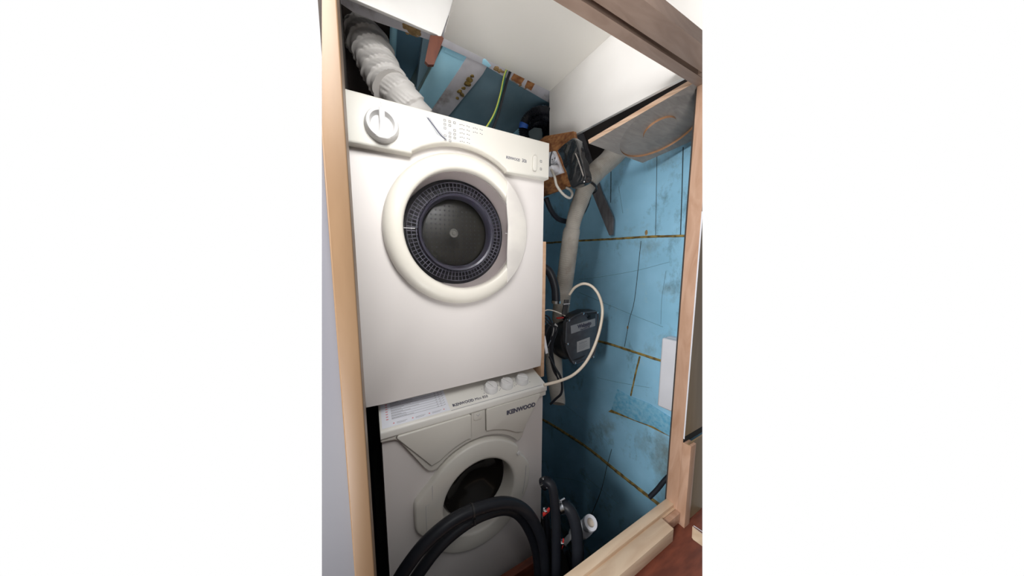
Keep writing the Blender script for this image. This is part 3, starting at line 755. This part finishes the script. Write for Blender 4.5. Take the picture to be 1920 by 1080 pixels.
# coil of black corrugated hose
cc = D(1011, 239, 1.19); ex = (RT*1.0+UP*.1).normalized(); ey = (UP*.9-FW*.4).normalized()
pts = [cc + ex*.080*math.cos(a)*(1-.5*k/52) + ey*.068*math.sin(a)*(1-.5*k/52) + FW*.0012*k for k, a in [(k, .6+k*2*math.pi/16) for k in range(52)]]
b = tube(pts, .019, n=20, steps=760, rf=lambda s, th: 1+.09*math.sin(s*2*math.pi/.006))
coil = tag(obj('corrugated_hose', b, M['rubber'], ang=80), 'coil of black corrugated hose with blue tape above the dryer', 'hose')
t0 = pts[6]
b = tube([cc+ex*.074*math.cos(a)+ey*.063*math.sin(a)+FW*.002 for a in (2.78, 2.88, 2.98, 3.08)], .0205, n=20, k=5); obj('blue_tape', b, M['bluetape'], coil)
b = prism([D(x, y, 1.17) for x, y in [(990, 246), (1002, 238), (1016, 240), (1018, 262), (1008, 270), (994, 262)]], FW*.02, .004)
tag(obj('foam_block', b, mat('dark_blue_block', (.045, .065, .075), .7)), 'dark blue-grey block inside the coil of corrugated hose', 'block')
# strand board, socket and plug
XO = .215
ox = lambda x, y, off=0: on('x', XO-off, x, y)
b = prism([ox(*q) for q in [(1000, 282), (1010, 264), (1022, 255), (1075, 246), (1092, 338), (1072, 347), (1016, 368), (1000, 370)]], (.015, 0, 0), .0008)
tag(obj('strand_board', b, M['osb']), 'brown strand board behind the white socket, right of the dryer', 'board')
sock = thing('power_socket', 'white double mains socket mounted on the brown strand board', 'socket', ox(1045, 330))
b = prism([ox(*q) for q in [(1029, 287), (1044, 284), (1060, 324), (1035, 333), (1029, 330)]], (-.014, 0, 0), .004)
obj('face_plate', b, M['white'], sock)
for (x, y) in ((1038, 298), (1044, 316)):
    c = ox(x, y, .0142)
    b = lathe(c, (-1, 0, 0), [(.019, 0), (.019, .004), (.017, .004), (.016, -.000), (0, -.001)], 32, closed=False)
    cup = obj('socket_cup', b, M['white'], sock)
    for dy in (-.008, .008): obj('pin_hole', cyl(c+V((-.0012, dy, 0)), c+V((0, dy, 0)), .0025, n=10), M['void'], cup)
pg = ox(1044, 318, .018)
plug = thing('mains_plug', 'white plug with curling white cable in the socket beside the dryer', 'plug', pg)
obj('plug_body', cyl(pg, pg+V((-.032, -.004, -.004)), .017, .0135, n=20, r=.003), M['white'], plug)
b = tube([pg+V((-.03, -.004, -.006)), D(1040, 332, .95), D(1044, 348, .95), D(1056, 364, .955), D(1068, 371, .965), D(1073, 364, .97), D(1069, 356, .985), D(1062, 352, 1.0)], .0048, n=12)
obj('cable', b, M['cable_w'], plug)
b = tube([D(1035, 284, .93), D(1032, 296, .93), D(1031, 312, .94)], .0022, n=8)
tag(obj('thin_cable', b, M['rubber']), 'thin black cable hanging at the left edge of the socket', 'cable')
# bundle wrapped in black polythene
pl = [(1044, 282), (1058, 268), (1074, 258), (1081, 262), (1090, 300), (1098, 332), (1096, 342), (1080, 350), (1070, 352), (1060, 322)]
b = prism([on('x', XO-.052, x, y) for x, y in pl], (.032, 0, 0), .006, 3)
bmesh.ops.triangulate(b, faces=b.faces)
bmesh.ops.subdivide_edges(b, edges=b.edges, cuts=3, use_grid_fill=True)
for v in b.verts: v.co += V((noise.noise(v.co*38)*.006, noise.noise(v.co*31+V((5, 0, 0)))*.004, noise.noise(v.co*30+V((0, 9, 0)))*.004))
bun = tag(obj('wrapped_bundle', b, M['film'], ang=25), 'flat bundle wrapped in shiny black polythene hanging beside the socket', 'bundle')
b = tube([on('x', XO-.056, x, y) for x, y in ((1079, 288), (1083, 297), (1088, 312), (1094, 330))], .0020, n=8, rf=lambda s, th: 1+.4*noise.noise(V((s*120, th, 0)))); obj('torn_edge', b, M['plyface'], bun)
# grey pointed plank against the hull
b = prism([wallp(x, y, .035) for x, y in [(1068, 250), (1092, 250), (1108, 300), (1128, 362), (1148, 405), (1149.5, 412), (1148, 440), (1142, 441.5), (1110, 362), (1085, 300)]], WN*.014, .0012)
tag(obj('grey_plank', b, M['plank']), 'narrow grey plank with pointed end leaning against the blue foam', 'plank')
b = tube([wallp(1140, 440, .03), wallp(1142, 446, .004)], .006, n=8, rf=lambda s, th: 1+.3*noise.noise(V((s*200, th, 1)))); 
# lagged hot-air hose from the plywood plate down to the heater
def lagf(s, th): return 1 + .02*math.sin(s*900) + .05*noise.noise(V((s*14, math.cos(th), math.sin(th))))
hp = [D(1162, 276, 1.13), D(1142, 300, 1.10), D(1118, 322, 1.07), D(1100, 348, 1.05), D(1088, 378, 1.04), D(1077, 410, 1.03), D(1072, 434, 1.03)]
lag = thing('lagged_hose', 'grey lagged exhaust hose curving from under the plywood plate to the heater', 'hose', D(1048, 600, 1.0))
obj('upper_hose', tube(hp, [.046, .027], n=40, steps=220, rf=lagf), M['lag'], lag, ang=80)
hp2 = [D(1073, 428, 1.03), D(1070, 444, 1.04), D(1066, 475, 1.06), D(1060, 520, 1.10), D(1054, 560, 1.15), D(1050, 600, 1.22)]
obj('lower_hose', tube(hp2, [.033, .037], n=40, steps=200, rf=lambda s, th: (1.0 if s > .012 else .9+s*8)+.015*math.sin(s*700)), M['lag'], lag, ang=80)
c = D(1101, 351, 1.05); ax = (D(1096, 360, 1.047)-D(1105, 340, 1.053)).normalized()
b = lathe(c, ax, [(.0375, -.004), (.0405, -.004), (.0405, .004), (.0375, .004)], 32); obj('cable_tie', b, M['black'], lag)
# lower length of lagged hose under the heater
b = tube([D(1036, 640, 1.22), D(1039, 690, 1.13), D(1042, 720, 1.08), D(1046, 748, 1.05), D(1046, 757, 1.04)], [.042, .028], n=32, steps=120, rf=lambda s, th: 1+.012*math.sin(s*700))
tag(obj('lagged_hose', b, M['lag'], ang=80), 'short cream lagged hose hanging below the heater', 'hose')
# black cable looped behind the hose
b = tube([D(1024, 372, 1.05), D(1033, 394, 1.08), D(1048, 411, 1.11), D(1070, 415, 1.13), D(1088, 404, 1.14), D(1098, 388, 1.15), D(1104, 370, 1.16)], .0105, n=14)
tag(obj('rubber_hose', b, M['rubber']), 'black rubber hose looping behind the lagged hose beneath the strand board', 'hose')
# black coolant hose beside the partition
ch = thing('coolant_hose', 'black hose dropping beside the plywood edge to the heater', 'hose', D(1044, 570, .98))
obj('hose', tube([D(1010, 500, 1.0), D(1022, 503, 1.0), D(1033, 515, .99), D(1041, 540, .98), D(1043, 568, .97)], .0155, n=16), M['rubber'], ch)
c = D(1042.5, 566, .97)
b = lathe(c, (0, 0, 1), [(.0155, -.005), (.0172, -.005), (.0172, .005), (.0155, .005)], 24); obj('hose_clamp', b, M['chrome'], ch)
# plywood partition edge
b = box((.018, .02, -.055), (.031, .42, .395), .0008)
tag(obj('plywood_partition', b, M['maple']), 'thin upright plywood partition along the right side of the dryer', 'partition')
# heater ------------------------------------------------------------
YH = .13
ht = thing('water_heater', 'dark grey diesel water heater with aluminium end cover and silver labels', 'heater', on('y', YH, 1085, 690))
hy = lambda x, y, o=0: on('y', YH-o, x, y)
cov = [(1062, 606), (1066, 600), (1079, 592), (1089, 588), (1094, 586.5), (1115, 584), (1120.5, 586), (1121.5, 592), (1121, 624), (1119, 645), (1114, 664), (1110, 670), (1082, 681.5), (1075, 682), (1068, 670), (1062.5, 655), (1060.5, 640)]
cw = [hy(*q) for q in cov]
b = prism(cw, (0, .020, 0), .004, 3, front_only=True)
cover = obj('end_cover', b, M['alu'], ht)
# raised rim
b = tube(cw+[cw[0]], .0028, n=8, smooth=False); obj('rim', b, M['alu'], cover)
for q in ((1064.5, 600), (1062, 644), (1091.5, 587.5), (1118, 585.5), (1076, 680), (1110.5, 668.5)):
    c = hy(*q)
    obj('bolt', cyl(c+V((0, .004, 0)), c+V((0, -.008, 0)), .0055, n=14, r=.0015), M['chrome'], cover)
b = prism([hy(1070, 611, .0006), hy(1116, 597, .0006), hy(1116, 611, .0006), hy(1071, 626, .0006)], (0, .0008, 0)); obj('maker_plate', b, M['label'], cover)
b = prism([hy(1082, 641, .0006), hy(1106, 632, .0006), hy(1106, 653, .0006), hy(1082, 661, .0006)], (0, .0008, 0)); rating = obj('rating_plate', b, M['labelw'], cover)
rv = hy(1116, 597)-hy(1070, 611); uv = hy(1070, 611)-hy(1071, 626)
L0 = hy(1071, 626, .0012); rl = rv.length; ul = uv.length
b = text('Webasto', ul*.60, L0+rv*.27+uv*.40, rv, uv, .0002, .0014, 0, sx=1.0)
text('Thermosystems', ul*.17, L0+rv*.50+uv*.26, rv, uv, .0002, .0001, 0, b)
text('ThermoPro 50', ul*.26, L0+rv*.36+uv*.06, rv, uv, .0002, .0003, 0, b)
obj('maker_lettering', b, M['print'], cover)
b = bmesh.new(); L1 = hy(1082, 661, .0012); r1 = hy(1106, 632)-hy(1082, 641); u1 = hy(1082, 641)-hy(1082, 661)
for k, (x, y, w) in enumerate(((.12, .82, .35), (.15, .68, .6), (.1, .56, .5), (.1, .46, .7), (.1, .36, .6), (.1, .26, .75), (.1, .16, .5))):
    o = L1+r1*x+u1*y; prism([o, o+r1*w, o+r1*w+u1*(.09 if k == 1 else .035), o+u1*(.09 if k == 1 else .035)], (0, .0004, 0), bm=b)
obj('rating_print', b, M['greyprint'], rating)
# casing behind the cover: fan housing and burner drum
hd = (hy(1086, 640)-T).dot(FW)
h0 = hy(1084, 641)+V((0, .014, 0)); h1 = D(1038, 634, hd+.15); ha = (h1-h0).normalized()
obj('fan_housing', cyl(h0, h0+ha*.06, .080, .078, n=48, r=.006), M['black'], ht)
obj('heat_exchanger', cyl(h0+ha*.058, h0+ha*.17, .080, .074, n=48, r=.010), mat('dull_casting', (.07, .072, .078), .45, metal=.5), ht)
b = lathe(h0+ha*.066, ha, [(.079, -.005), (.0845, -.005), (.0845, .005), (.079, .005)], 48); obj('clamp_band', b, M['black'], ht)
b = lathe(h0+ha*.115, ha, [(.076, -.003), (.0805, -.003), (.0805, .003), (.076, .003)], 48); obj('clamp_band', b, M['alu'], ht)
b = prism([hy(1066, 596), hy(1096, 583), hy(1119, 582), hy(1118, 600), hy(1070, 606)], (0, .05, 0), .006); obj('fan_housing', b, M['black'], ht)
b = prism([D(x, y, .965) for x, y in ((1041, 606), (1046, 611), (1038, 632), (1033, 628))], FW*.002); obj('warning_label', b, M['labelw'], ht)
b = box(D(1050, 596, .985)-V((.014, .006, .002)), D(1050, 596, .985)+V((.014, .006, .003)), .001); obj('red_seal', b, M['red'], ht)
b = prism([D(x, y, .93) for x, y in ((1054, 590), (1059, 562), (1067, 562), (1063, 590))], FW*.012, .001); br = obj('bracket', b, M['black'], ht)
obj('bracket_bolt', cyl(D(1056, 571, .925), D(1068, 570, .93), .004, n=10), M['chrome'], br)
b = tube([D(1021, 583, .96), D(1028, 581, .96), D(1042, 584, .95), D(1060, 592, .94)], .0022, n=8); obj('white_wire', b, M['cable_w'], ht)
for off in (0, 5, 9):
    b = tube([D(1020, 590+off, .97), D(1030, 596+off*1.5, .96), D(1036+off, 616, .955), D(1030+off*.6, 650, .95), D(1036+off*.5, 690, .95), D(1050-off*.3, 715, .95)], .0028, n=8); obj('loom_wire', b, M['rubber'], ht)
b = prism([D(x, y, .90) for x, y in ((1017.5, 631), (1022.5, 630), (1028, 662), (1023, 664))], FW*.008, .001); obj('terminal_strip', b, M['white'], ht)
b = tube([D(1027, 650, .91), D(1033, 638, .91)], .0016, n=6, smooth=False); obj('connector_pin', b, M['chrome'], ht)
# thin black cable below the heater
b = tube([D(1030, 668, .94), D(1040, 688, .93), D(1050, 705, .93), D(1054, 722, .93), D(1052, 738, .93), D(1042, 748, .94), D(1032, 758, .95)], .0042, n=10)
tag(obj('power_cable', b, M['rubber']), 'black cable trailing down across the short cream hose below the heater', 'cable')
# cream tube loop
b = tube([D(1068, 552, .92), D(1078, 539, .90), D(1094, 532, .88), D(1110, 537, .87), D(1123, 554, .86), D(1129.5, 580, .86), D(1126, 612, .85), D(1115, 648, .84), D(1098, 680, .83), D(1076, 702, .82), D(1050, 714, .80), D(1020, 722, .78)], .0046, n=14)
tag(obj('flexible_tube', b, M['tube_w']), 'thin cream flexible tube looping around the heater to the washing machine', 'tube')
# plywood plate with routed ring
PA, PB_ = on('z', .72, 1105, 269), on('z', .72, 1205, 305)
pn = V((0, -.37, -1)).normalized()
# plane through far edge, rising towards the opening
def plp(x, y, off=0):
    d = ray(x, y); o = PA + pn*off; return T + d*((o-T).dot(pn)/d.dot(pn))
pp = [plp(1105, 269.5), plp(1205, 305.5), plp(1310, 258), plp(1317, 190), plp(1299, 157)]
plate = thing('plywood_plate', 'plywood plate with a routed ring, fixed beneath the overhead panels', 'plate', PA)
pc_ = plp(1237, 244)
rO = (plp(1163.5, 264)-pc_).length; rI = (plp(1209, 250)-pc_).length
pu = pn.orthogonal().normalized(); pv = pn.cross(pu)
pp = [plp(1105, 269.5), plp(1205, 305.5), plp(1330, 250), plp(1345, 190), plp(1299, 157)]
b = cut(prism([p-pn*.0075 for p in pp], -pn*.007))
q2 = [((p-pc_).dot(pu), (p-pc_).dot(pv)) for p in pp]; n = 120
b2 = bmesh.new(); A = []; B = []
for i in range(n):
    t = 2*math.pi*i/n; dr = pu*math.cos(t)+pv*math.sin(t)
    r_ = max(ray_poly(q2, (0, 0), t), rO+.0005)
    A.append(b2.verts.new(pc_+dr*rO)); B.append(b2.verts.new(pc_+dr*r_))
for p, q in zip(pp, q2):
    t = math.atan2(q[1], q[0]) % (2*math.pi); B[round(t/(2*math.pi)*n) % n].co = p
C_ = [b2.verts.new(v.co-pn*.0076) for v in B]
for i in range(n):
    k = (i+1) % n; b2.faces.new((A[i], A[k], B[k], B[i])); b2.faces.new((B[i], B[k], C_[k], C_[i]))
cut(b2, fill=False)
merge(b, b2); lathe(pc_, pn, [(0, .0), (rI, .0)], 96, bm=b, closed=False)
obj('board', b, M['plyface'], plate, ang=30)
M['groove'] = mat('routed_groove_wood', (.50, .27, .15), .6, col2=(.34, .18, .09), scale=20)
obj('routed_ring', cut(lathe(pc_, pn, [(rO, 0), (rO, -.0074)], 120, closed=False), fill=False), M['groove'], plate)
obj('routed_ring', lathe(pc_, pn, [(rI, 0), (rI, -.0074)], 96, closed=False), M['groove'], plate)
b = prism([plp(1105, 269.5, .0004), plp(1299, 157, .0004), plp(1299, 157, .0004)-pn*.0145, plp(1105, 269.5, .0004)-pn*.0145], V((-.0012, .0004, 0))); obj('laminated_edge', b, M['plyedge'], plate)
# waterproof box on the hull
w0 = wallp(1240, 628); w1 = wallp(1240, 765)
def hb(s0, s1, z0, z1, t0, t1, r=.004, bm=None):
    return prism([hull(s0, z0, t0), hull(s1, z0, t0), hull(s1, z1, t0), hull(s0, z1, t0)], -WN*(t1-t0), r, 3, bm=bm)
s_c = on('x', .50, 1240, 700)
jb = thing('junction_box', 'white plastic box mounted on the blue foam, half hidden by the right post', 'box', hull(-.09, -.19))
def wx(px, py, off): 
    p_ = wallp(px, py, off); return (p_-V((XW, 0, 0))).dot(WD), p_.z
sA, zA = wx(1241, 634, .075); sB, zB = wx(1238, 764, .075)
b = hb(sA-.16, sA, zB, zA, 0, .045, .006); cut(b); obj('back_box', b, M['white'], jb)
b = hb(sA-.16, sA+.0, zB+.002, zA+.002, .047, .078, .008); cut(b); obj('lid', b, M['white'], jb)
b = hb(sA-.035, sA-.028, zB-.008, zB+.01, .035, .050, .001); obj('lid_latch', b, M['white'], jb)
# hoses tied together across the washing machine
YT = -.115
o1 = [(733, 1112), (762, 1064), (800, 1016), (850, 975), (900, 952), (948, 943), (982, 955), (1005, 985), (1019, 1030), (1025, 1110)]
o2 = [(757, 1120), (790, 1068), (826, 1022), (868, 986), (908, 964), (948, 955), (975, 968), (996, 1003), (1007, 1045), (1011, 1110)]
hs1 = tag(obj('rubber_hose', tube([on('y', YT-.012, *q) for q in o1], .0142, n=20), M['rubber']), 'outer of two thick black hoses arching over the washing machine door', 'hose', 'hoses tied together over the washing machine')
hs2 = tag(obj('rubber_hose', tube([on('y', YT+.014, *q) for q in o2], .0135, n=20), M['rubber']), 'inner of two thick black hoses arching over the washing machine door', 'hose', 'hoses tied together over the washing machine')
cm = catmull([on('y', YT-.012, *q) for q in o1], 10); tgt = on('y', YT-.012, 886, 957)
ki = min(range(len(cm)), key=lambda k: (cm[k]-tgt).length); ca = cm[ki]
b = lathe(ca, (cm[ki+1]-cm[ki-1]), [(.0140, -.0022), (.0156, -.0022), (.0156, .0022), (.0140, .0022)], 28)
obj('cable_tie', b, M['black'], hs1)
obj('tie_tail', tube([on('y', YT-.005, 890, 974), on('y', YT-.009, 890.5, 985)], .003, n=8, smooth=False), M['black'], hs1)
# upright hoses by the hull
def hose(pts, r, label, clamp=None):
    h = obj('coolant_hose', tube(pts, r, n=18), M['rubber']); tag(h, label, 'hose', 'upright black hoses beside the washing machine')
    if clamp:
        c, ax = clamp; b = lathe(c, ax, [(r, -.006), (r+.0022, -.006), (r+.0022, .006), (r, .006)], 28)
        cl = obj('hose_clamp', b, M['chrome'], h)
        s = V(ax).normalized().orthogonal().normalized()
        obj('clamp_screw', cyl(c+V((-.008, 0, r+.004)), c+V((.010, 0, r+.004)), .004, n=10), M['chrome'], cl)
    return h
hose([D(1016, 905, .80), D(1026, 903, .79), D(1036, 915, .78), D(1041, 955, .77), D(1043, 1010, .76), D(1043, 1110, .74)], .0135, 'black hose with steel clamp dropping beside the washing machine', (D(1021, 907, .795), D(1026, 903, .79)-D(1016, 908, .80)))
hose([D(1046, 952, .80), D(1056, 949, .80), D(1068, 956, .79), D(1078, 980, .78), D(1083, 1020, .77), D(1084, 1110, .76)], .0175, 'black hose with bright clamp curving down nearest the blue foam', (D(1053, 949, .80), D(1060, 947, .80)-D(1046, 952, .80)))
hose([D(1022, 960, .84), D(1026, 1000, .83), D(1028, 1110, .80)], .012, 'straight black hose between the washing machine and the clamped hoses')
hose([D(1060, 1030, .84), D(1070, 1060, .83), D(1078, 1110, .82)], .008, 'thin black hose low down below the grey pipe')
def tap(p, label, ang):
    t_ = thing('drain_valve', label, 'valve', p, 'red-handled valves')
    d = V((math.cos(ang), 0, math.sin(ang)))
    obj('handle', prism([p-d*.012+V((0, 0, -.004)), p+d*.012+V((0, 0, -.005)), p+d*.013+V((0, 0, .005)), p-d*.012+V((0, 0, .005))], (0, .006, 0), .0015), M['red'], t_)
    obj('valve_body', cyl(p+V((0, .006, .006)), p+V((0, .012, -.028)), .007, n=14, r=.001), M['chrome'], t_)
tap(D(1025, 962, .75), 'red-handled valve beside the washing machine edge', .3)
tap(D(1056, 1022, .76), 'red-handled valve at the end of the grey pipe', 1.3)
# white tee fitting and grey pipe
tee = thing('tee_fitting', 'white plastic tee pipe fitting lying against the blue foam', 'pipe fitting', D(1100, 1000, .86))
a_, b_ = D(1089, 978, .87), D(1104, 1003, .85)
obj('body', cyl(a_, b_, .021, .022, n=24, r=.002), M['white'], tee)
br_ = D(1097, 988, .86); en = D(1106, 981, .83)
ob = obj('branch', cyl(br_, en, .016, n=24, r=.001), M['white'], tee)
ax = (en-br_).normalized()
b = lathe(en, ax, [(.012, -.001), (.012, .010), (.0205, .010), (.0215, .006), (.0215, -.010), (.016, -.010)], 32); obj('union_nut', b, M['white'], tee)
b = lathe(en, ax, [(0, .0015), (.012, .0015), (.012, 0), (0, 0)], 24, closed=False); obj('bore', b, M['tube_w'], tee)
b = tube([D(1057, 1020, .80), D(1066, 1009, .81), D(1072, 1003, .82)], .0075, n=14)
cyl(D(1070, 1006, .82), D(1078, 997, .83), .010, .018, n=20, bm=b)
tag(obj('grey_pipe', b, mat('grey_pvc', (.42, .42, .42), .5)), 'short grey pipe with flared end behind the clamped hose', 'pipe')
# black strap at the right, brown timber under the machine
b = tube([D(1218, 932, .93), D(1232, 918, .92), D(1245, 902, .91), D(1262, 885, .90)], .0075, n=12)
tag(obj('rubber_hose', b, M['rubber']), 'short black hose showing between bottom rail and right post', 'hose')
b = prism([on('y', -.075, *q) for q in [(940, 1095), (1012, 1048), (1016, 1058), (1016, 1110), (950, 1120)]], (0, .02, 0), .001)
tag(obj('timber_offcut', b, M['mahog']), 'reddish-brown timber at the foot of the washing machine', 'timber')
